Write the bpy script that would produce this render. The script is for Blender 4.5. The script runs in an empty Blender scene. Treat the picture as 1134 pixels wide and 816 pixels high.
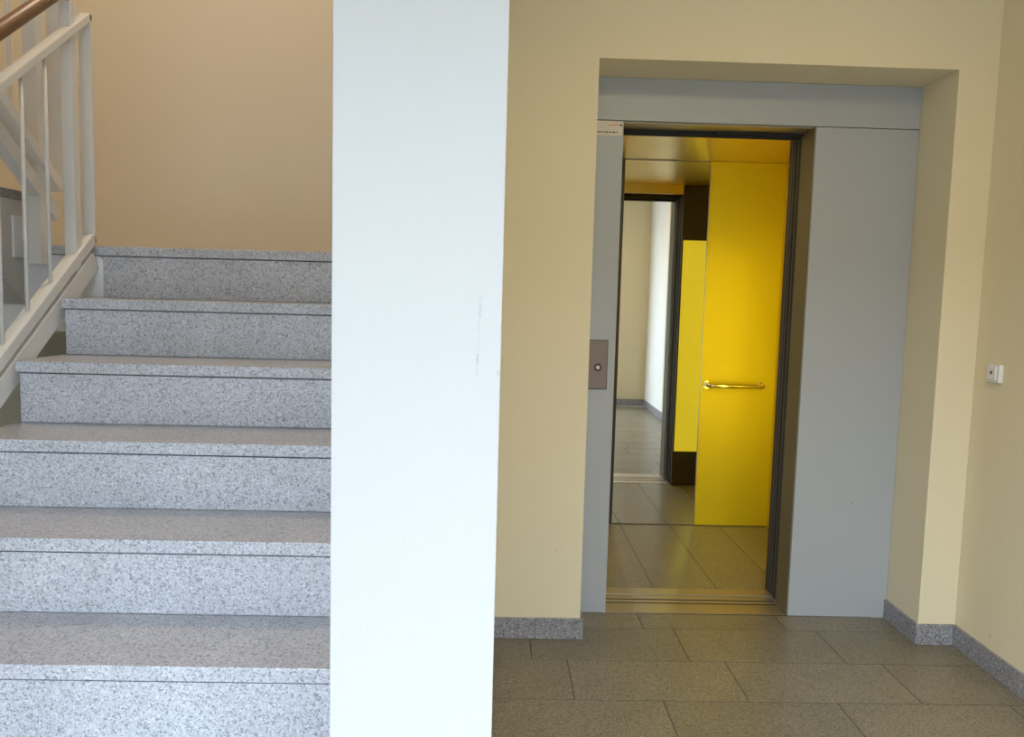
import bpy, bmesh, math, random
from mathutils import Vector, Matrix
random.seed(7)
C = bpy.context.scene.collection

# ------------------------------------------------------------------ camera
F_PX, PITCH, YAW, ROLL, EYE = 899.7, 0.0942, 0.0243, 0.0259, 1.3752
fwd = Vector((math.sin(YAW)*math.cos(PITCH), math.cos(YAW)*math.cos(PITCH), -math.sin(PITCH)))
rgt = Vector((math.cos(YAW), -math.sin(YAW), 0))
upv = rgt.cross(fwd)
cr, sr = math.cos(ROLL), math.sin(ROLL)
r2 = rgt*cr + upv*sr
u2 = upv*cr - rgt*sr
cam_data = bpy.data.cameras.new('camera')
cam_data.sensor_width = 36
cam_data.lens = 36*F_PX/1134
cam_data.clip_start = 0.02
cam = bpy.data.objects.new('camera', cam_data); C.objects.link(cam)
m = Matrix((r2, u2, -fwd)).transposed().to_4x4()
m.translation = Vector((0, 0, EYE))
cam.matrix_world = m
bpy.context.scene.camera = cam

# ------------------------------------------------------------------ world and light
w = bpy.data.worlds.new('overcast_sky'); bpy.context.scene.world = w
w.use_nodes = True
nt = w.node_tree; nt.nodes.clear()
out = nt.nodes.new('ShaderNodeOutputWorld'); bg = nt.nodes.new('ShaderNodeBackground')
tc = nt.nodes.new('ShaderNodeTexCoord'); sep = nt.nodes.new('ShaderNodeSeparateXYZ')
rp = nt.nodes.new('ShaderNodeValToRGB')
rp.color_ramp.elements[0].position = 0.0; rp.color_ramp.elements[0].color = (0.80, 0.90, 1.0, 1)
rp.color_ramp.elements[1].position = 0.6; rp.color_ramp.elements[1].color = (0.68, 0.83, 1.0, 1)
nt.links.new(tc.outputs['Generated'], sep.inputs[0]); nt.links.new(sep.outputs['Z'], rp.inputs['Fac'])
# the cloud cover is brightest towards the hidden sun, behind the camera to the left
BRIGHT_DIR = Vector((-0.56, -0.82, 0.5)).normalized()
dt = nt.nodes.new('ShaderNodeVectorMath'); dt.operation = 'DOT_PRODUCT'; dt.inputs[1].default_value = BRIGHT_DIR
nt.links.new(tc.outputs['Generated'], dt.inputs[0])
lr = nt.nodes.new('ShaderNodeMapRange'); lr.interpolation_type = 'SMOOTHSTEP'
lr.inputs['From Min'].default_value = 0.2; lr.inputs['From Max'].default_value = 1.0
SKY, LOBE = 4.0, 10.0
lr.inputs['To Min'].default_value = SKY; lr.inputs['To Max'].default_value = SKY+LOBE
nt.links.new(dt.outputs['Value'], lr.inputs['Value']); nt.links.new(lr.outputs[0], bg.inputs['Strength'])
nt.links.new(rp.outputs['Color'], bg.inputs['Color']); nt.links.new(bg.outputs[0], out.inputs[0])

# the entrance opening lets the daylight in: a portal only guides sampling of the sky
OPX0, OPX1, OPY, OPZ = -1.5, 1.15, -0.45, 2.40
pl = bpy.data.lights.new('entrance_portal', 'AREA'); pl.shape = 'RECTANGLE'
pl.size = OPX1-OPX0; pl.size_y = OPZ; pl.cycles.is_portal = True
po = bpy.data.objects.new('entrance_portal', pl); C.objects.link(po)
po.location = ((OPX0+OPX1)/2, OPY-0.02, OPZ/2); po.rotation_euler = (math.radians(90), 0, 0)

# warm lamp on the upper storey of the stairwell
ll = bpy.data.lights.new('stairwell_lamp', 'AREA'); ll.shape = 'DISK'; ll.size = 0.5
ll.energy = 60; ll.color = (1.0, 0.80, 0.58)
lo = bpy.data.objects.new('stairwell_lamp', ll); C.objects.link(lo)
lo.location = (-0.9, 3.7, 5.45)
# warm ceiling lamp of the lobby
l2 = bpy.data.lights.new('lobby_lamp', 'AREA'); l2.shape = 'DISK'; l2.size = 0.4
l2.energy = 21; l2.color = (1.0, 0.76, 0.38)
o2_ = bpy.data.objects.new('lobby_lamp', l2); C.objects.link(o2_)
o2_.location = (0.9, 1.3, 2.73)
# ceiling light of the cabin, set into its ceiling left of the door
cl = bpy.data.lights.new('cabin_lamp', 'AREA'); cl.shape = 'DISK'; cl.size = 0.22
cl.energy = 3.0; cl.color = (1.0, 0.86, 0.55)
co = bpy.data.objects.new('cabin_lamp', cl); C.objects.link(co)
co.location = (0.45, 4.2, 2.145)

vs = bpy.context.scene.view_settings
vs.view_transform = 'Standard'; vs.look = 'None'; vs.gamma = 1; vs.use_curve_mapping = False
vs.exposure = 0.0
bpy.context.scene.cycles.use_denoising = True
bpy.context.scene.cycles.max_bounces = 14
bpy.context.scene.cycles.diffuse_bounces = 8
bpy.context.scene.cycles.glossy_bounces = 8

# ------------------------------------------------------------------ materials
def mat(name, col, rough=0.6, metal=0.0, bump=0.0, bscale=120, spec=0.5, var=0.0):
    mm = bpy.data.materials.new(name); mm.use_nodes = True
    t = mm.node_tree; b = t.nodes['Principled BSDF']
    b.inputs['Base Color'].default_value = (*col, 1)
    b.inputs['Roughness'].default_value = rough
    b.inputs['Metallic'].default_value = metal
    b.inputs['Specular IOR Level'].default_value = spec
    tcn = t.nodes.new('ShaderNodeTexCoord')
    if bump > 0:
        n = t.nodes.new('ShaderNodeTexNoise'); n.inputs['Scale'].default_value = bscale
        n.inputs['Detail'].default_value = 5
        bn = t.nodes.new('ShaderNodeBump'); bn.inputs['Strength'].default_value = bump
        bn.inputs['Distance'].default_value = 0.002
        t.links.new(tcn.outputs['Object'], n.inputs['Vector'])
        t.links.new(n.outputs['Fac'], bn.inputs['Height']); t.links.new(bn.outputs[0], b.inputs['Normal'])
    if var > 0:
        n = t.nodes.new('ShaderNodeTexNoise'); n.inputs['Scale'].default_value = 1.7
        n.inputs['Detail'].default_value = 4
        mx = t.nodes.new('ShaderNodeMix'); mx.data_type = 'RGBA'
        mx.inputs['A'].default_value = tuple(c*(1-var) for c in col)+(1,)
        mx.inputs['B'].default_value = tuple(min(1, c*(1+var)) for c in col)+(1,)
        t.links.new(tcn.outputs['Object'], n.inputs['Vector'])
        t.links.new(n.outputs['Fac'], mx.inputs['Factor']); t.links.new(mx.outputs['Result'], b.inputs['Base Color'])
    return mm

def scuffs(mm, marks, dark):
    """Small dirt marks with a shape of their own: list of (centre, half sizes, tilt about Y or X, strength)."""
    t = mm.node_tree; b = t.nodes['Principled BSDF']
    tcn = t.nodes.new('ShaderNodeTexCoord')
    noise = t.nodes.new('ShaderNodeTexNoise'); noise.inputs['Scale'].default_value = 130
    noise.inputs['Detail'].default_value = 4
    t.links.new(tcn.outputs['Object'], noise.inputs['Vector'])
    src = b.inputs['Base Color'].links[0].from_socket if b.inputs['Base Color'].links else None
    base = tuple(b.inputs['Base Color'].default_value)
    for cen, half, rot, k in marks:
        mp = t.nodes.new('ShaderNodeMapping'); mp.vector_type = 'TEXTURE'
        mp.inputs['Location'].default_value = cen; mp.inputs['Rotation'].default_value = rot
        mp.inputs['Scale'].default_value = half
        ln = t.nodes.new('ShaderNodeVectorMath'); ln.operation = 'LENGTH'
        t.links.new(tcn.outputs['Object'], mp.inputs['Vector']); t.links.new(mp.outputs[0], ln.inputs[0])
        mr = t.nodes.new('ShaderNodeMapRange'); mr.inputs['From Min'].default_value = 1.0
        mr.inputs['From Max'].default_value = 0.3; mr.inputs['To Max'].default_value = 1
        t.links.new(ln.outputs['Value'], mr.inputs['Value'])
        nr = t.nodes.new('ShaderNodeMapRange'); nr.inputs['From Min'].default_value = 0.42
        nr.inputs['From Max'].default_value = 0.6; nr.inputs['To Max'].default_value = k
        t.links.new(noise.outputs['Fac'], nr.inputs['Value'])
        mu = t.nodes.new('ShaderNodeMath'); mu.operation = 'MULTIPLY'
        t.links.new(mr.outputs[0], mu.inputs[0]); t.links.new(nr.outputs[0], mu.inputs[1])
        mx = t.nodes.new('ShaderNodeMix'); mx.data_type = 'RGBA'
        mx.inputs['A'].default_value = base; mx.inputs['B'].default_value = (*dark, 1)
        if src: t.links.new(src, mx.inputs['A'])
        t.links.new(mu.outputs[0], mx.inputs['Factor'])
        src = mx.outputs['Result']
    t.links.new(src, b.inputs['Base Color'])

def granite(name, dark, mid, light, scale, rough, wear=None, tint=False):
    mm = bpy.data.materials.new(name); mm.use_nodes = True
    t = mm.node_tree; b = t.nodes['Principled BSDF']
    tcn = t.nodes.new('ShaderNodeTexCoord')
    nz = t.nodes.new('ShaderNodeTexNoise'); nz.inputs['Scale'].default_value = scale*0.6
    nz.inputs['Detail'].default_value = 2
    mxv = t.nodes.new('ShaderNodeMix'); mxv.data_type = 'RGBA'; mxv.blend_type = 'LINEAR_LIGHT'
    mxv.inputs['Factor'].default_value = 0.006
    t.links.new(tcn.outputs['Object'], nz.inputs['Vector'])
    t.links.new(tcn.outputs['Object'], mxv.inputs['A']); t.links.new(nz.outputs['Color'], mxv.inputs['B'])
    v = t.nodes.new('ShaderNodeTexVoronoi'); v.inputs['Scale'].default_value = scale
    t.links.new(mxv.outputs['Result'], v.inputs['Vector'])
    sx = t.nodes.new('ShaderNodeSeparateColor'); t.links.new(v.outputs['Color'], sx.inputs[0])
    r = t.nodes.new('ShaderNodeValToRGB'); cr_ = r.color_ramp
    cr_.elements[0].position = 0.0; cr_.elements[0].color = (*dark, 1)
    cr_.elements[1].position = 1.0; cr_.elements[1].color = (*light, 1)
    for p_, c_ in ((0.10, dark), (0.22, tuple(x*0.82 for x in mid)), (0.45, mid), (0.8, tuple(x*1.06 for x in mid))):
        e = cr_.elements.new(p_); e.color = (*c_, 1)
    t.links.new(sx.outputs[0], r.inputs['Fac'])
    src = r.outputs['Color']
    big = t.nodes.new('ShaderNodeTexNoise'); big.inputs['Scale'].default_value = 5; big.inputs['Detail'].default_value = 5
    t.links.new(tcn.outputs['Object'], big.inputs['Vector'])
    br = t.nodes.new('ShaderNodeMapRange'); br.inputs['From Min'].default_value = 0.3; br.inputs['From Max'].default_value = 0.7
    br.inputs['To Min'].default_value = 0.92; br.inputs['To Max'].default_value = 1.06
    t.links.new(big.outputs['Fac'], br.inputs['Value'])
    mul = t.nodes.new('ShaderNodeVectorMath'); mul.operation = 'SCALE'
    t.links.new(src, mul.inputs[0]); t.links.new(br.outputs[0], mul.inputs['Scale'])
    src = mul.outputs[0]
    if tint:      # each slab is cut from slightly different stone
        at = t.nodes.new('ShaderNodeAttribute'); at.attribute_name = 'slab_tone'
        m2 = t.nodes.new('ShaderNodeVectorMath'); m2.operation = 'SCALE'
        t.links.new(src, m2.inputs[0]); t.links.new(at.outputs['Fac'], m2.inputs['Scale'])
        src = m2.outputs[0]
    if wear:      # walked-on brown dirt, in patches of its own
        wn = t.nodes.new('ShaderNodeTexNoise'); wn.inputs['Scale'].default_value = 9; wn.inputs['Detail'].default_value = 6
        t.links.new(tcn.outputs['Object'], wn.inputs['Vector'])
        wr = t.nodes.new('ShaderNodeMapRange'); wr.inputs['From Min'].default_value = 0.35; wr.inputs['From Max'].default_value = 0.65
        wr.inputs['To Min'].default_value = 0.55; wr.inputs['To Max'].default_value = 0.85
        t.links.new(wn.outputs['Fac'], wr.inputs['Value'])
        m3 = t.nodes.new('ShaderNodeMix'); m3.data_type = 'RGBA'; m3.blend_type = 'MULTIPLY'
        m3.inputs['B'].default_value = (*wear, 1)
        t.links.new(wr.outputs[0], m3.inputs['Factor']); t.links.new(src, m3.inputs['A'])
        src = m3.outputs['Result']
    t.links.new(src, b.inputs['Base Color'])
    b.inputs['Roughness'].default_value = rough
    return mm

def brushed(name, col, rough, metal, aniso=0.0, stretch=(1, 1, 60)):
    mm = bpy.data.materials.new(name); mm.use_nodes = True
    t = mm.node_tree; b = t.nodes['Principled BSDF']
    b.inputs['Base Color'].default_value = (*col, 1); b.inputs['Metallic'].default_value = metal
    tcn = t.nodes.new('ShaderNodeTexCoord'); mp = t.nodes.new('ShaderNodeMapping')
    mp.inputs['Scale'].default_value = stretch
    n = t.nodes.new('ShaderNodeTexNoise'); n.inputs['Scale'].default_value = 8; n.inputs['Detail'].default_value = 4
    t.links.new(tcn.outputs['Object'], mp.inputs['Vector']); t.links.new(mp.outputs[0], n.inputs['Vector'])
    mr = t.nodes.new('ShaderNodeMapRange'); mr.inputs['To Min'].default_value = rough*0.85; mr.inputs['To Max'].default_value = rough*1.15
    t.links.new(n.outputs['Fac'], mr.inputs['Value']); t.links.new(mr.outputs[0], b.inputs['Roughness'])
    b.inputs['Anisotropic'].default_value = aniso
    return mm

WHITE = mat('white_wall_paint', (0.485, 0.475, 0.46), 0.75, bump=0.25, bscale=160)
scuffs(WHITE, [((-0.019, 1.13, 1.345), (0.0035, 0.05, 0.05), (0, 0.05, 0), 0.35),
               ((-0.021, 1.13, 1.285), (0.003, 0.05, 0.035), (0, 0.03, 0), 0.55),
               ((0.009, 1.13, 1.262), (0.003, 0.05, 0.005), (0, 0, 0), 0.8)], (0.25, 0.27, 0.30))
WHITE2 = mat('daylit_white_wall_paint', (0.84, 0.84, 0.83), 0.75, bump=0.25, bscale=160)  # lighter copy of the white paint; daylight on this wall put into colour
CREAM = mat('cream_wall_paint', (0.715, 0.64, 0.46), 0.8, bump=0.35, bscale=140, var=0.02)
scuffs(CREAM, [((1.894, 2.892, 0.514), (0.05, 0.014, 0.011), (0, 0, 0), 0.25),
               ((1.894, 2.907, 0.133), (0.05, 0.012, 0.012), (0, 0, 0), 0.4),
               ((0.27, 3.131, 0.36), (0.01, 0.05, 0.008), (0, 0, 0), 0.3)], (0.25, 0.22, 0.2))
OCHRE = mat('ochre_wall_paint', (0.76, 0.69, 0.56), 0.8, bump=0.35, bscale=140, var=0.03)
CEIL = mat('white_ceiling_paint', (0.78, 0.77, 0.72), 0.8, bump=0.2)
PLASTER = mat('grey_plaster', (0.55, 0.53, 0.50), 0.8, bump=0.3)
SLABW = mat('white_slab_paint', (0.80, 0.81, 0.83), 0.7, bump=0.3)
CONC = mat('dark_concrete', (0.10, 0.095, 0.085), 0.9, bump=0.4)
GROUT = mat('dark_grout', (0.075, 0.06, 0.045), 0.9)
STEP = granite('grey_granite', (0.25, 0.26, 0.29), (0.52, 0.53, 0.57), (0.70, 0.71, 0.75), 280, 0.35)
TREAD = granite('worn_grey_granite', (0.20, 0.20, 0.225), (0.43, 0.435, 0.465), (0.60, 0.605, 0.635), 280, 0.3, wear=(0.96, 0.93, 0.91))
SKIRT = granite('blue_grey_granite', (0.09, 0.09, 0.105), (0.27, 0.265, 0.285), (0.48, 0.475, 0.50), 240, 0.4)
TILE = granite('brown_grey_granite', (0.10, 0.085, 0.055), (0.205, 0.18, 0.13), (0.32, 0.29, 0.225), 260, 0.34, tint=True)
GREY = mat('grey_lacquered_steel', (0.38, 0.405, 0.435), 0.42, bump=0.06, bscale=300)
scuffs(GREY, [((1.559, 3.392, 0.506), (0.016, 0.05, 0.0028), (0, 0.6, 0), 0.7)], (0.12, 0.12, 0.13))
STEEL = brushed('brushed_steel', (0.42, 0.41, 0.40), 0.35, 1.0, 0.3)
MSTEEL = brushed('leaf_edge_steel', (0.16, 0.15, 0.13), 0.5, 0.8)
DSTEEL = brushed('dark_steel', (0.045, 0.038, 0.030), 0.6, 0.1)
ALU = brushed('worn_aluminium', (0.40, 0.345, 0.26), 0.42, 0.8, 0.0, (60, 1, 1))
BLACK = mat('black_gap', (0.012, 0.011, 0.010), 0.7)
GOLD = brushed('brushed_gold_metal', (0.88, 0.68, 0.012), 0.48, 0.5, 0.2)
GOLDC = brushed('satin_gold_metal', (0.72, 0.56, 0.18), 0.32, 0.85, 0.0)
CHROME = mat('polished_chrome', (0.80, 0.76, 0.66), 0.08, 1.0)
MIRROR = mat('mirror_silvering', (0.86, 0.88, 0.86), 0.0, 1.0)
RAIL = mat('warm_white_lacquer', (0.72, 0.71, 0.68), 0.45)
WOOD = mat('brown_wood', (0.20, 0.10, 0.05), 0.4, var=0.2)
PLATE = brushed('bronze_plate', (0.21, 0.165, 0.145), 0.5, 0.4)
BUTTON = brushed('satin_button_metal', (0.55, 0.51, 0.46), 0.4, 0.4)
PLASTIC = mat('white_plastic', (0.72, 0.71, 0.72), 0.35)
LABEL = mat('white_label', (0.62, 0.57, 0.50), 0.5)
REDINK = mat('red_print', (0.50, 0.13, 0.10), 0.5)
INK = mat('black_print', (0.03, 0.025, 0.02), 0.5)
def glow(name, col, k):
    mm = mat(name, tuple(c*0.6 for c in col), 0.4); b = mm.node_tree.nodes['Principled BSDF']
    b.inputs['Emission Color'].default_value = (*col, 1); b.inputs['Emission Strength'].default_value = k
    return mm
PANELGLOW = glow('backlit_yellow', (1.0, 0.80, 0.04), 0.5)
STRIPGLOW = glow('added_yellow_glow', (1.0, 0.94, 0.12), 8.0)
PAVE = mat('pale_paving', (0.42, 0.41, 0.39), 0.9)

# ------------------------------------------------------------------ mesh helpers
def bx(bm, x0, x1, y0, y1, z0, z1, bev=0.0):
    res = bmesh.ops.create_cube(bm, size=1)
    vsx = res['verts']
    for v in vsx:
        v.co = Vector(((x0+x1)/2 + v.co.x*(x1-x0), (y0+y1)/2 + v.co.y*(y1-y0), (z0+z1)/2 + v.co.z*(z1-z0)))
    if bev > 0:
        es = list({e for v in vsx for e in v.link_edges})
        bmesh.ops.bevel(bm, geom=es, offset=bev, segments=2, affect='EDGES', profile=0.5)

def prism_yz(bm, pts, x0, x1):
    a = [bm.verts.new((x0, y, z)) for y, z in pts]; b = [bm.verts.new((x1, y, z)) for y, z in pts]
    n = len(pts)
    bm.faces.new(a); bm.faces.new(list(reversed(b)))
    for i in range(n):
        j = (i+1) % n
        bm.faces.new((a[j], a[i], b[i], b[j]))
    bmesh.ops.recalc_face_normals(bm, faces=bm.faces[:])

def tube(bm, pts, rad, seg=16, cap=True):
    pts = [Vector(p) for p in pts]; rings = []
    n = len(pts)
    d0 = (pts[1]-pts[0]).normalized()
    ref = Vector((0, 0, 1)) if abs(d0.z) < 0.9 else Vector((1, 0, 0))
    s = d0.cross(ref).normalized()
    for i, p in enumerate(pts):
        d = (pts[min(i+1, n-1)] - pts[max(i-1, 0)]).normalized()
        s = (s - d*s.dot(d)).normalized(); t = d.cross(s)
        rings.append([bm.verts.new(p + (s*math.cos(a)+t*math.sin(a))*rad) for a in [2*math.pi*k/seg for k in range(seg)]])
    for i in range(n-1):
        for k in range(seg):
            f = bm.faces.new((rings[i][k], rings[i][(k+1) % seg], rings[i+1][(k+1) % seg], rings[i+1][k])); f.smooth = True
    if cap:
        bm.faces.new(list(reversed(rings[0]))); bm.faces.new(rings[-1])
    bmesh.ops.recalc_face_normals(bm, faces=bm.faces[:])

def obj(name, bm, material, parent=None):
    me = bpy.data.meshes.new(name); bm.to_mesh(me); bm.free()
    o = bpy.data.objects.new(name, me); C.objects.link(o)
    for mt in (material if isinstance(material, (list, tuple)) else [material]): me.materials.append(mt)
    if parent is not None:
        o.parent = parent; o.matrix_parent_inverse = parent.matrix_world.inverted()
    return o

def box(name, dims, material, parent=None, bev=0.0):
    bm = bmesh.new(); bx(bm, *dims, bev=bev); return obj(name, bm, material, parent)

def struct(name, boxes, material, bev=0.0):
    bm = bmesh.new()
    for b in boxes: bx(bm, *b, bev=bev)
    o = obj(name, bm, material); o['kind'] = 'structure'; return o

def thing(name, label, cat, loc, group=None):
    o = bpy.data.objects.new(name, None); o.empty_display_size = 0.1
    C.objects.link(o); o.location = loc
    o.matrix_world = Matrix.Translation(loc)
    o['label'] = label; o['category'] = cat
    if group: o['group'] = group
    return o

# ------------------------------------------------------------------ measured places
YW = 3.1311          # plane of the lobby's front wall
XR = 1.8935          # plane of the right wall
PX0, PX1, PY = -0.224, 0.0115, 1.13      # white wall end
NL, NR, NT = 0.3736, 1.7409, 2.2553      # niche of the lift
YP, YI = 3.3925, 3.54                    # face and back of the grey lift surround
SX0, RX, ZH = 0.514, 1.3098, 2.0833      # door opening
YC0, YC = 3.70, 4.768                    # cabin front and back
CX0, CX1, ZC = 0.285, 1.681, 2.1555
R_, T_ = 0.188, 0.2725
def nose(k): return (1.6767 + T_*(k-3), 0.5623 + R_*(k-3))   # k = 1..8, 8 is the landing
SL = R_/T_
XL, YB = -2.95, 4.25                     # stairwell left wall, back wall
LZ = nose(8)[1]

# ------------------------------------------------------------------ setting
struct('wall_right', [(XR, XR+0.24, 0.601, 3.60, -0.05, 2.9)], CREAM)
struct('wall_right', [(XR, XR+0.24, -0.69, 0.60, -0.05, 2.9)], WHITE2)
struct('wall_front', [(PX1+0.001, NL, YW, YI-0.002, -0.05, 2.75), (NR, XR-0.001, YW, YI-0.002, -0.05, 2.75),
                      (NL, NR, YW, YI-0.002, NT, 2.75)], CREAM)
struct('wall_partition', [(PX0, PX1, PY, YB, -0.05, 5.6)], WHITE, 0.0015)
struct('wall_back', [(XL-0.2, PX1+0.05, YB, YB+0.2, -0.3, 5.6)], OCHRE)
struct('wall_left', [(XL-0.2, XL, -0.69, YB-0.001, -0.3, 5.6)], CREAM)
struct('wall_entrance', [(OPX1, XR-0.001, OPY-0.24, OPY, -0.05, 2.75), (XL+0.001, OPX0, OPY-0.24, OPY, -0.05, 2.75),
                         (OPX0, OPX1, OPY-0.24, OPY, OPZ, 2.75)], CREAM)
struct('ceiling', [(PX1+0.001, XR-0.001, -0.69, YI, 2.751, 3.0)], CEIL)
struct('ceiling', [(XL+0.001, PX1, -0.69, 0.87, 2.751, 3.0)], CEIL)
struct('ceiling', [(PX0+0.001, PX1-0.001, 0.871, PY-0.001, 2.751, 3.0)], CEIL)
struct('wall_upper', [(XL+0.001, PX0-0.001, 0.63, 0.869, 3.001, 5.6)], CREAM)
struct('ceiling', [(XL-0.2, PX1, 0.6, YB+0.2, 5.601, 5.8)], CEIL)
# shaft around the cabin
struct('wall_shaft', [(CX0-0.25, CX0-0.06, YI+0.26, 5.1, -0.4, 2.9), (CX1+0.06, XR+0.2, 3.62, 5.1, -0.4, 2.9),
                      (CX0-0.25, XR+0.2, 5.101, 5.3, -0.4, 2.9), (PX1+0.002, XR+0.2, YI+0.001, 5.3, 2.4, 2.74),
                      (CX0-0.25, CX1+0.2, YI+0.2, 5.1, -0.6, -0.41),
                      (0.02, 0.2, YI, YI+0.25, -0.05, 2.39), (1.76, XR-0.002, YI+0.001, 3.615, -0.05, 2.39)], CONC)
# floor of granite slabs laid in rows over grout; one mesh, slabs as its surface pattern
def tiles(name, rows, x0, x1, along='X', zt=0.0, gap=0.004):
    bm = bmesh.new(); lay = bm.faces.layers.float.new('slab_tone')
    def add(a, b, c, d):
        bx(bm, a+gap/2, b-gap/2, c+gap/2, d-gap/2, zt-0.02, zt, bev=0.0004)
        tn = random.uniform(0.93, 1.07)
        for f in bm.faces:
            if f[lay] == 0.0: f[lay] = tn
    for (ya, yb, off, L) in rows:
        k = math.floor((x0-off)/L)
        a = off+k*L
        while a < x1-1e-6:
            s, e = max(a, x0), min(a+L, x1)
            if e-s > 0.01:
                if along == 'X': add(s, e, ya, yb)
                else: add(ya, yb, s, e)
            a += L
    me = bpy.data.meshes.new(name)
    if along == 'X': bx(bm, x0, x1, rows[0][0], rows[-1][1], zt-0.3, zt-0.0008)
    else: bx(bm, rows[0][0], rows[-1][1], x0, x1, zt-0.06, zt-0.0008)
    for f in bm.faces:
        f.material_index = 0 if f[lay] > 0 else 1
    bm.to_mesh(me); bm.free()
    me.materials.append(TILE); me.materials.append(GROUT)
    o = bpy.data.objects.new(name, me); C.objects.link(o)
    return o
YA = 3.2404
offs = [0.6515, 0.1745, 0.3072, 0.6091, 0.05, 0.42, 0.21, 0.55, 0.12, 0.33, 0.5, 0.08, 0.27]
rows = []
for i, of in enumerate(offs):
    y1 = YA+0.3-0.3*i; y0 = y1-0.3
    if i == 0: y1 = YP+0.006
    rows.append((max(y0, OPY-0.24), y1, of, 0.6))
    if y0 < OPY-0.24: break
rows.reverse()
fl = tiles('floor', rows, XL+0.001, XR-0.001); fl['kind'] = 'structure'
struct('floor', [(XL+0.001, PX0-0.001, YP+0.007, YB-0.001, -0.3, 0.0)], PLASTER)
struct('wall_opposite', [(-30, 30, -20, -16, -0.02, 5.6)], PAVE)
struct('ground', [(-14, 14, -26, OPY-0.245, -0.3, -0.02)], PAVE)

# granite skirting
def base(name, dims): 
    o = box(name, dims, SKIRT, bev=0.0015); o['kind'] = 'structure'; return o
SK = 0.0848
base('baseboard_front', (PX1+0.001, 0.192, YW-0.012, YW-0.0005, 0.0005, SK))
base('baseboard_front', (0.1935, NL+0.012, YW-0.012, YW-0.0005, 0.0005, SK))
base('baseboard_niche', (NL+0.0005, NL+0.012, YW, YP-0.001, 0.0005, SK))
base('baseboard_niche', (NR-0.012, NR-0.0005, YW, YP-0.001, 0.0005, SK))
base('baseboard_front', (NR-0.012, XR-0.0125, YW-0.012, YW-0.0005, 0.0005, SK))
base('baseboard_right', (XR-0.012, XR-0.0005, OPY+0.0125, YW-0.0005, 0.0005, SK))
base('baseboard_entrance', (OPX1, XR-0.0005, OPY+0.0005, OPY+0.012, 0.0005, SK))
base('baseboard_partition', (PX1+0.0005, PX1+0.010, PY+0.02, YW-0.0125, 0.0005, SK))

# ------------------------------------------------------------------ staircase
TX0, TX1 = -1.452, PX0-0.002
st = thing('staircase', 'grey speckled granite staircase climbing beside the white wall end', 'staircase', (-0.84, 1.13, 0))
NO, TH = 0.0050, 0.0333
pts = []
for k in range(1, 8):
    yn, zn = nose(k)
    zprev = nose(k-1)[1]
    pts.append((yn+NO+0.02, max(zprev, 0.002) if k == 1 else zprev - TH)); pts.append((yn+NO+0.02, zn-TH))
yn8, zn8 = nose(8)
pts.append((yn8+NO+0.02, nose(7)[1]-TH)); pts.append((yn8+NO+0.02, 1.19))
pts.append((1.36, 0.002))
bm = bmesh.new(); prism_yz(bm, pts, -1.4420, TX1)
obj('concrete_flight', bm, SLABW, st)
for k in range(1, 8):
    yn, zn = nose(k)
    yb = nose(k+1)[0]+NO-0.0205
    bm = bmesh.new(); bx(bm, TX0, TX1, yn, yb + (0.02 if k < 7 else 0.0199), zn-TH, zn, bev=0.0022)
    t = obj('tread', bm, [TREAD, STEP], st)
    for p in t.data.polygons:
        p.material_index = 0 if p.normal.z > 0.7 else 1
for k in range(1, 9):
    yn, zn = nose(k); zp = 0.001 if k == 1 else nose(k-1)[1]+0.0008
    box('riser', (-1.4412, TX1, yn+NO, yn+NO+0.0195, zp, zn-TH-0.0042), STEP, st, bev=0.0008)

ld = thing('stair_landing', 'half landing with a granite top edge above the highest visible riser', 'landing', (-1.6, 3.6, 1.185))
bm = bmesh.new(); bx(bm, XL+0.001, TX1, yn8+NO+0.0215, YB-0.001, 1.185, LZ-TH-0.001); obj('landing_slab', bm, SLABW, ld)
# rounded white fascia block filling the edge left of the risers
bm = bmesh.new(); y0f, y1f = 3.049, yn8+NO+0.021
cx0, cx1, cz0, cz1, rr = XL+0.002, -1.4425, 1.185, LZ-TH-0.002, 0.022
ring = []
for (cx, cz, a0) in ((cx1-rr, cz1-rr, 0), (cx0+rr, cz1-rr, 90), (cx0+rr, cz0+rr, 180), (cx1-rr, cz0+rr, 270)):
    for a in range(0, 91, 15): ring.append((cx+rr*math.cos(math.radians(a0+a)), cz+rr*math.sin(math.radians(a0+a))))
a = [bm.verts.new((x, y0f, z)) for x, z in ring]; b = [bm.verts.new((x, y1f, z)) for x, z in ring]
bm.faces.new(a); bm.faces.new(list(reversed(b)))
for i in range(len(ring)):
    j = (i+1) % len(ring); bm.faces.new((a[j], a[i], b[i], b[j]))
bmesh.ops.recalc_face_normals(bm, faces=bm.faces[:])
obj('fascia', bm, SLABW, ld)
bm = bmesh.new(); bx(bm, XL+0.002, TX1, yn8, YB-0.002, LZ-TH, LZ, bev=0.0022)
t = obj('landing_top', bm, [TREAD, STEP], ld)
for p in t.data.polygons: p.material_index = 0 if p.normal.z > 0.7 else 1

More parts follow.
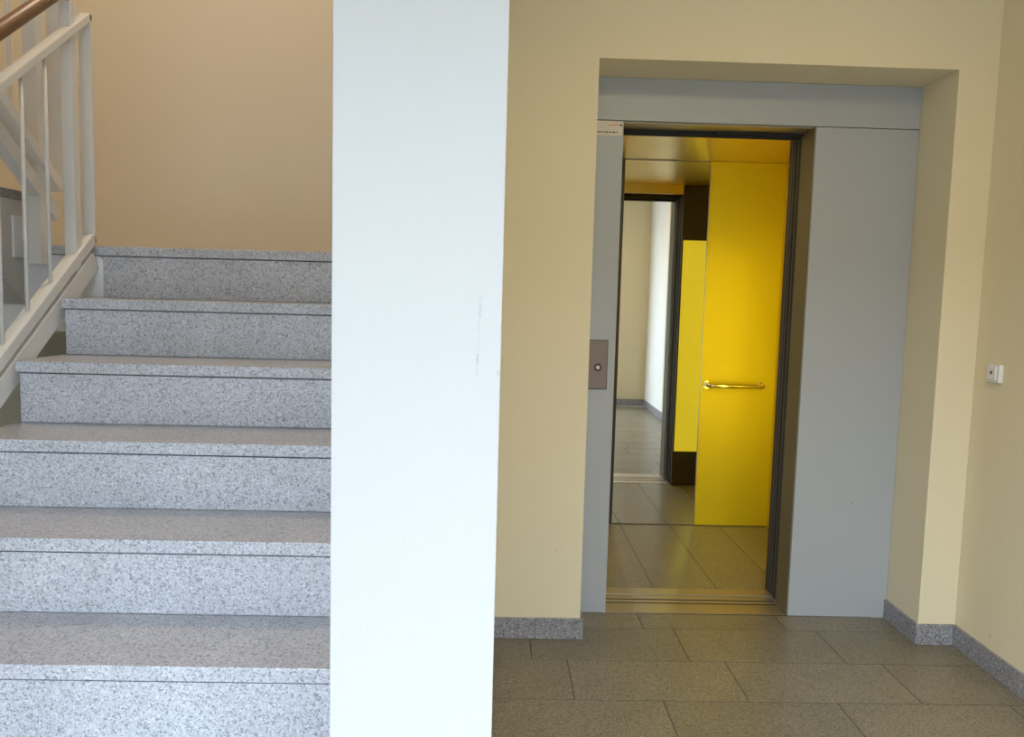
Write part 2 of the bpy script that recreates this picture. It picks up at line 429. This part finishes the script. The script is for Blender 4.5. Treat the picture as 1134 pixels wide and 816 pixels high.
# return flight, climbing back above the lower left
XB = -1.711
st2 = thing('staircase', 'return flight seen edge-on behind the railing, grey plaster side with dark tread', 'staircase', (-2.3, 3.05, LZ))
def nose2(i): return (3.066 - T_*(i-1), LZ + R_*i)
pts = [(3.0375, LZ+0.001)]
N2 = 8
for i in range(1, N2+1):
    y, z = nose2(i)
    pts.append(((3.0375 if i == 1 else y-NO-0.02), (LZ+0.001) if i == 1 else nose2(i-1)[1]-TH)); pts.append(((3.0375 if i == 1 else y-NO-0.02), z-TH))
ye = nose2(N2)[0]-T_
pts.append((ye, nose2(N2)[1]-TH)); pts.append((ye, 1.283+SL*(3.0375-ye))); pts.append((3.0375, 1.283))
pts = pts[1:]
bm = bmesh.new(); prism_yz(bm, pts, XL+0.002, XB-0.006); obj('concrete_flight', bm, PLASTER, st2)
for i in range(1, N2+1):
    y, z = nose2(i)
    bm = bmesh.new(); bx(bm, XL+0.002, XB, max(y-T_-NO-0.019, 0.888), y, z-TH, z, bev=0.0022)
    t = obj('tread', bm, [TREAD, SKIRT], st2)
    for p in t.data.polygons: p.material_index = 0 if p.normal.z > 0.7 else 1
    box('riser', (XL+0.002, XB-0.004, y-NO-0.0195, y-NO, (LZ+0.001) if i == 1 else nose2(i-1)[1]+0.0008, z-TH-0.003), STEP, st2, bev=0.0008)

# ------------------------------------------------------------------ railings
def slope_bar(bm, x0, x1, ya, za, yb, zb, h):
    """bar with sides x0..x1 following a slope, h = height across the bar"""
    d = Vector((0, yb-ya, zb-za)).normalized(); nrm = Vector((0, -d.z, d.y))
    if nrm.z < 0: nrm = -nrm
    vs_ = []
    for (y, z) in ((ya, za), (yb, zb)):
        for sx in (x0, x1):
            for sg in (-1, 1):
                vs_.append(bm.verts.new((sx, y+nrm.y*sg*h/2, z+nrm.z*sg*h/2)))
    for q in ((0, 1, 3, 2), (4, 6, 7, 5), (0, 2, 6, 4), (1, 5, 7, 3), (0, 4, 5, 1), (2, 3, 7, 6)):
        bm.faces.new([vs_[i] for i in q])
    bmesh.ops.recalc_face_normals(bm, faces=bm.faces[:])
    bmesh.ops.bevel(bm, geom=bm.edges[:], offset=0.0015, segments=2, affect='EDGES')

FX0, FX1 = -1.500, -1.456
rl = thing('stair_railing', 'white metal stair railing with thin round bars left of the granite steps', 'railing', (-1.48, 2.0, 0.6))
zb = lambda y: 1.123 + SL*(y-2.434)
zt = lambda y: 2.118 + SL*(y-2.75)
yS, yE = 1.25, 3.026
bm = bmesh.new(); slope_bar(bm, FX0, FX1, yS, zb(yS), yE, zb(yE), 0.037); obj('bottom_rail', bm, RAIL, rl)
bm = bmesh.new(); slope_bar(bm, FX0, FX1, yS, zt(yS), yE+0.006, zt(yE+0.006), 0.024); obj('top_rail', bm, RAIL, rl)
box('end_bar', (FX0, FX1, yE-0.006, yE+0.006, zb(yE)-0.02, zt(yE)+0.012), RAIL, rl, bev=0.0015)
box('end_bar', (FX0, FX1, yS-0.006, yS+0.006, zb(yS)-0.02, zt(yS)+0.012), RAIL, rl, bev=0.0015)
y = 2.754
while y > yS+0.05:
    bm = bmesh.new(); tube(bm, [(-1.478, y, zb(y)+0.026), (-1.478, y, zt(y)-0.013)], 0.0062, 12)
    obj('baluster', bm, RAIL, rl); y -= 0.1375
for py_ in (2.905, 1.45):
    box('post', (-1.506, -1.467, py_, py_+0.04, zb(py_+0.02)-0.30+0.09, zt(py_+0.02)+0.085), RAIL, rl, bev=0.002)
    bm = bmesh.new(); tube(bm, [(-1.487, py_+0.02, zt(py_+0.02)+0.084), (-1.487, py_+0.02, 2.125+SL*(py_+0.02-2.555)-0.01)], 0.006, 10)
    obj('handrail_bracket', bm, WOOD, rl)
zs = lambda y: 1.034 + SL*(y-2.43)
bm = bmesh.new(); slope_bar(bm, -1.500, -1.458, 1.3, zs(1.3), 3.03, zs(3.03), 0.068); obj('lower_stringer', bm, RAIL, rl)
zh = lambda y: 2.125+SL*(y-2.555)
bm = bmesh.new()
hp = [(-1.487, 1.2, zh(1.2)), (-1.487, 2.98, zh(2.98)), (-1.487, 3.04, zh(3.04)-0.01), (-1.495, 3.08, zh(3.06)), (-1.53, 3.11, zh(3.075)), (-1.575, 3.12, zh(3.085))]
tube(bm, hp, 0.0235, 20); obj('handrail', bm, WOOD, rl)

r2_ = thing('stair_railing', 'white railing of the return flight rising left behind the nearer railing', 'railing', (-1.64, 3.1, 1.7))
GX0, GX1 = -1.660, -1.612
ya, ye2 = 3.115, 1.3
za = lambda y: 1.718 + SL*(3.11-y)
zu = lambda y: za(y)+0.80
bm = bmesh.new(); slope_bar(bm, GX0, GX1, ya, za(ya), ye2, za(ye2), 0.040); obj('bottom_rail', bm, RAIL, r2_)
bm = bmesh.new(); slope_bar(bm, GX0, GX1, ya, zu(ya), ye2, zu(ye2), 0.024); obj('top_rail', bm, RAIL, r2_)
box('end_bar', (GX0, GX1, ya-0.006, ya+0.006, za(ya)-0.012, zu(ya)+0.01), RAIL, r2_, bev=0.0015)
zq = lambda y: 1.612 + SL*(3.12-y)
bm = bmesh.new(); slope_bar(bm, -1.672, -1.630, 3.115, zq(3.115), ye2, zq(ye2), 0.055); obj('lower_stringer', bm, RAIL, r2_)
y = 2.962
while y > ye2+0.05:
    bm = bmesh.new(); tube(bm, [(-1.637, y-0.13+0.0, za(y-0.13)+0.022), (-1.637, y-0.13, zu(y-0.13)-0.013)], 0.0062, 12)
    obj('baluster', bm, RAIL, r2_); y -= 0.1375
box('post', (-1.678, -1.631, 2.985, 3.03, 1.43, zu(3.0)+0.085), RAIL, r2_, bev=0.002)
box('post_anchor', (-1.674, -1.635, 3.028, 3.047, 1.436, 1.47), RAIL, r2_, bev=0.001)
fp = box('fixing_plate', (XB-0.0055, XB+0.003, 2.952, 3.034, 1.452, 1.600), PLASTIC, r2_, bev=0.0015)
bm = bmesh.new(); bx(bm, XB+0.003, XB+0.012, 3.000, 3.026, 1.515, 1.532, bev=0.002); obj('bolt_head', bm, PLASTIC, fp)
zh2 = lambda y: zu(y)+0.13
bm = bmesh.new(); tube(bm, [(-1.68, 1.2, zh2(1.2)), (-1.68, 3.0, zh2(3.0)), (-1.68, 3.06, zh2(3.05))], 0.0235, 20); obj('handrail', bm, WOOD, r2_)

# ------------------------------------------------------------------ lift surround (landing side)
fr = thing('elevator_door_surround', 'grey lacquered steel surround with wide right panel framing the open lift', 'door frame', (1.05, YP, 0))
E_ = 0.0012
box('header_panel', (NL+E_, NR-E_, YP, YI-E_, ZH+0.0015, NT-E_), GREY, fr, bev=0.0012)
box('left_jamb_panel', (NL+E_, SX0, YP, YI-E_, 0.003, ZH-0.0015), GREY, fr, bev=0.0012)
bm = bmesh.new(); bx(bm, RX, NR-E_, YP, YI-E_, 0.003, ZH-0.0015, bev=0.0012)
rp_ = obj('right_panel', bm, [GREY, STEEL], fr)
# thin linings of the opening; the side one has shade put into its colour
box('reveal_shade_lining', (RX-0.0022, RX-0.0004, YP+0.012, YI-0.002, 0.004, ZH-0.002), brushed('shaded_reveal_steel', (0.20, 0.18, 0.11), 0.6, 0.3), fr)
box('head_lining', (SX0+0.004, RX-0.004, YP+0.02, YI-0.002, ZH-0.0045, ZH+0.0005), ALU, fr)

# sill with door tracks
sl = thing('elevator_door_sill', 'worn metal threshold with door tracks across the lift opening', 'threshold', (0.9, 3.5, 0))
bm = bmesh.new()
for (a_, b_) in ((YP+0.0075, 3.508), (3.524, 3.549), (3.565, 3.605)):
    bx(bm, SX0+0.0015, 1.70 if a_ > 3.5 and a_ > YI else RX-0.0025, max(a_, 0), b_, -0.03, 0.0025, bev=0.0008)
obj('track_strip', bm, ALU, sl)
bm = bmesh.new(); bx(bm, SX0+0.002, RX-0.003, YP+0.0075, 3.605, -0.045, 0.0016); obj('track_bed', bm, BLACK, sl)

# landing door leaves, slid open to the right
def leaf(name, label, dims):
    t = thing(name, label, 'door', ((dims[0]+dims[1])/2, dims[2], 0.006), 'telescopic lift door leaves')
    x0, x1, y0, y1, z0, z1 = dims
    box('leaf_panel', (x0+0.002, x1, y0, y1, z0, z1), DSTEEL, t, bev=0.0015)
    box('edge_strip', (x0+0.0005, x0+0.0019, y0+0.010, y0+0.0145, z0, z1), MSTEEL, t)
    return t
leaf('elevator_door_leaf', 'dark edge of the lobby-side door leaf nearest the grey reveal', (1.3125, 1.70, 3.546, 3.572, 0.006, 2.10))
leaf('elevator_door_leaf', 'dark steel door leaf edge, second in from the grey reveal', (1.3125, 1.70, 3.582, 3.606, 0.006, 2.10))
leaf('elevator_door_leaf', 'cabin-side dark door leaf edge, third in from the grey reveal', (1.3165, 1.66, 3.634, 3.656, 0.006, 2.10))
leaf('elevator_door_leaf', 'innermost dark door leaf edge beside the yellow cabin panel', (1.3185, 1.66, 3.668, 3.690, 0.006, 2.10))
hd = thing('elevator_door_track', 'dark door track running above the open lift doorway', 'door track', (1.0, 3.58, 2.07))
box('track_housing', (NL+0.01, 1.70, YI+0.003, 3.612, 2.104, 2.30), DSTEEL, hd, bev=0.001)
box('hanger_rail', (NL+0.01, RX-0.004, YI+0.006, 3.560, 2.056, 2.0985), BLACK, hd, bev=0.002)
box('door_hanger', (0.93, RX-0.004, YI-0.02, YI+0.004, 2.066, ZH-0.005), BLACK, hd)
box('hanger_rail', (NL+0.01, RX-0.004, 3.572, 3.590, 2.074, 2.0985), DSTEEL, hd, bev=0.002)

# ------------------------------------------------------------------ cabin
cb = thing('elevator_cabin', 'open lift cabin lined in glowing gold yellow metal with a tall mirror', 'elevator', (0.98, 4.2, 0))
cf = tiles('cabin_floor', [(CX0, 0.487, 3.9, 3), (0.487, 0.787, 3.6, 3), (0.787, 1.086, 3.6, 3), (1.086, 1.390, 3.6, 3), (1.390, CX1, 3.6, 3)], YC0, YC+0.012, along='Y')
cf.parent = cb; cf.matrix_parent_inverse = cb.matrix_world.inverted()
box('cabin_sill', (SX0-0.05, 1.66, 3.622, YC0-0.001, -0.04, 0.002), ALU, cb, bev=0.0015)
box('front_return', (CX0, SX0, YC0, YC0+0.03, 0.001, ZC), DSTEEL, cb)
box('front_return', (1.3245, CX1, YC0, YC0+0.03, 0.001, ZC), DSTEEL, cb)
lp = box('light_panel', (1.335, CX1-0.012, YC0+0.0305, YC0+0.036, 0.25, 1.77), PANELGLOW, cb, bev=0.002)
lp['label'] = 'backlit yellow panel between dark ends'
box('added_glow_strip', (1.535, 1.60, YC0+0.0365, YC0+0.042, 0.45, 1.65), STRIPGLOW, cb, bev=0.001)  # unseen glowing strip added to brighten the gold back panel
box('front_header', (SX0+0.001, 1.3235, YC0-0.004, YC0+0.03, 2.092, ZC), GOLDC, cb)
box('door_header', (CX0, 1.66, 3.622, YC0-0.005, 2.107, 2.22), DSTEEL, cb)
box('side_wall', (CX0-0.03, CX0-0.001, YC0, YC+0.04, -0.03, ZC+0.03), GOLD, cb)
box('side_wall', (CX1+0.001, CX1+0.03, YC0, YC+0.04, -0.03, ZC+0.03), GOLD, cb)
box('cabin_ceiling', (CX0, CX1, YC0, YC+0.04, ZC+0.0005, ZC+0.03), GOLDC, cb)
box('back_panel', (CX0, 0.735, YC, YC+0.03, 0.004, ZC-0.001), GOLD, cb, bev=0.001)
box('back_panel', (1.2385, CX1, YC-0.0015, YC+0.03, 0.004, ZC-0.001), GOLD, cb, bev=0.001)
mr_ = box('mirror', (0.7405, 1.2335, YC, YC+0.02, 0.005, ZC-0.006), MIRROR, cb)
mr_['label'] = 'tall frameless mirror'
bm = bmesh.new()
bx(bm, 0.7150, 0.7400, YC-0.003, YC+0.03, 0.003, ZC-0.001); obj('mirror_edge', bm, DSTEEL, cb); bm = bmesh.new(); bx(bm, 1.2340, 1.2380, YC-0.004, YC+0.03, 0.003, ZC-0.001)
bx(bm, 0.7401, 1.2339, YC-0.001, YC+0.03, ZC-0.0055, ZC-0.0015)
obj('mirror_trim', bm, STEEL, cb)
hr = bmesh.new(); hy, hz, hx0, hx1 = 4.708, 0.856, 1.272, 1.598
pp = [(hx0, YC-0.004, hz)]
for a_ in range(0, 91, 15):
    pp.append((hx0+0.025*(1-math.cos(math.radians(a_))), hy+0.025-0.025*math.sin(math.radians(a_)), hz))
for a_ in range(90, -1, -15):
    pp.append((hx1-0.025*(1-math.cos(math.radians(a_))), hy+0.025-0.025*math.sin(math.radians(a_)), hz))
pp.append((hx1, YC-0.004, hz))
tube(hr, pp, 0.0135, 20); ho = obj('handrail', hr, CHROME, cb); ho['label'] = 'polished horizontal grab rail'
for hx in (hx0, hx1):
    bm = bmesh.new(); tube(bm, [(hx, YC-0.0018, hz), (hx, YC-0.008, hz), (hx, YC-0.010, hz)], 0.022, 24); obj('rosette', bm, CHROME, ho)

# ------------------------------------------------------------------ small things
cp = thing('call_button_panel', 'slim bronze metal lift call plate on the narrow grey left jamb', 'call button', (0.44, YP, 0.98))
pt_ = box('plate', (0.4025, 0.4805, YP-0.0085, YP-0.0003, 0.978, 1.181), PLATE, cp, bev=0.0022)
box('plate_rim', (0.4000, 0.4830, YP-0.0035, YP-0.0002, 0.9755, 1.1835), DSTEEL, cp, bev=0.001)
bm = bmesh.new(); tube(bm, [(0.442, YP-0.0080, 1.069), (0.442, YP-0.0105, 1.069)], 0.0165, 24); obj('button_ring', bm, DSTEEL, cp)
bm = bmesh.new(); tube(bm, [(0.442, YP-0.0085, 1.069), (0.442, YP-0.013, 1.069), (0.442, YP-0.0138, 1.069)], 0.0080, 24); b_ = obj('button', bm, BUTTON, cp)
b_['label'] = 'round silver push button'

ns = thing('notice_sticker', 'small white notice sticker with red top line above the call plate', 'sticker', (0.45, YP, 2.03))
box('sticker_sheet', (0.385, 0.5085, YP-0.0012, YP-0.0002, 2.0215, 2.0790), LABEL, ns)
bm = bmesh.new(); bx(bm, 0.446, 0.4985, YP-0.0016, YP-0.0011, 2.0625, 2.0645)
for i in range(3): bx(bm, 0.476+i*0.007, 0.4772+i*0.007, YP-0.0016, YP-0.0011, 2.0645, 2.0745)
obj('red_print', bm, REDINK, ns)
bm = bmesh.new(); bx(bm, 0.499, 0.5068, YP-0.0016, YP-0.0011, 2.0600, 2.0680); obj('black_mark', bm, INK, ns)
bm = bmesh.new()
xx = 0.390
for wd in (0.012, 0.010, 0.007, 0.004, 0.014, 0.009, 0.013, 0.006):
    bx(bm, xx, xx+wd, YP-0.0016, YP-0.0011, 2.0330, 2.0375); xx += wd+0.0035
obj('black_text_line', bm, INK, ns)

sw = thing('light_switch', 'white square wall switch on the right-hand wall', 'light switch', (XR, 2.99, 1.12))
wp = box('switch_plate', (XR-0.018, XR-0.0004, 2.952, 3.032, 1.083, 1.151), PLASTIC, sw, bev=0.004)
rk = box('rocker', (XR-0.024, XR-0.0175, 2.966, 3.019, 1.0925, 1.1425), PLASTIC, sw, bev=0.003)
bm = bmesh.new(); tube(bm, [(XR-0.0238, 2.992, 1.12), (XR-0.0255, 2.992, 1.12)], 0.006, 16); obj('indicator_window', bm, DSTEEL, rk)
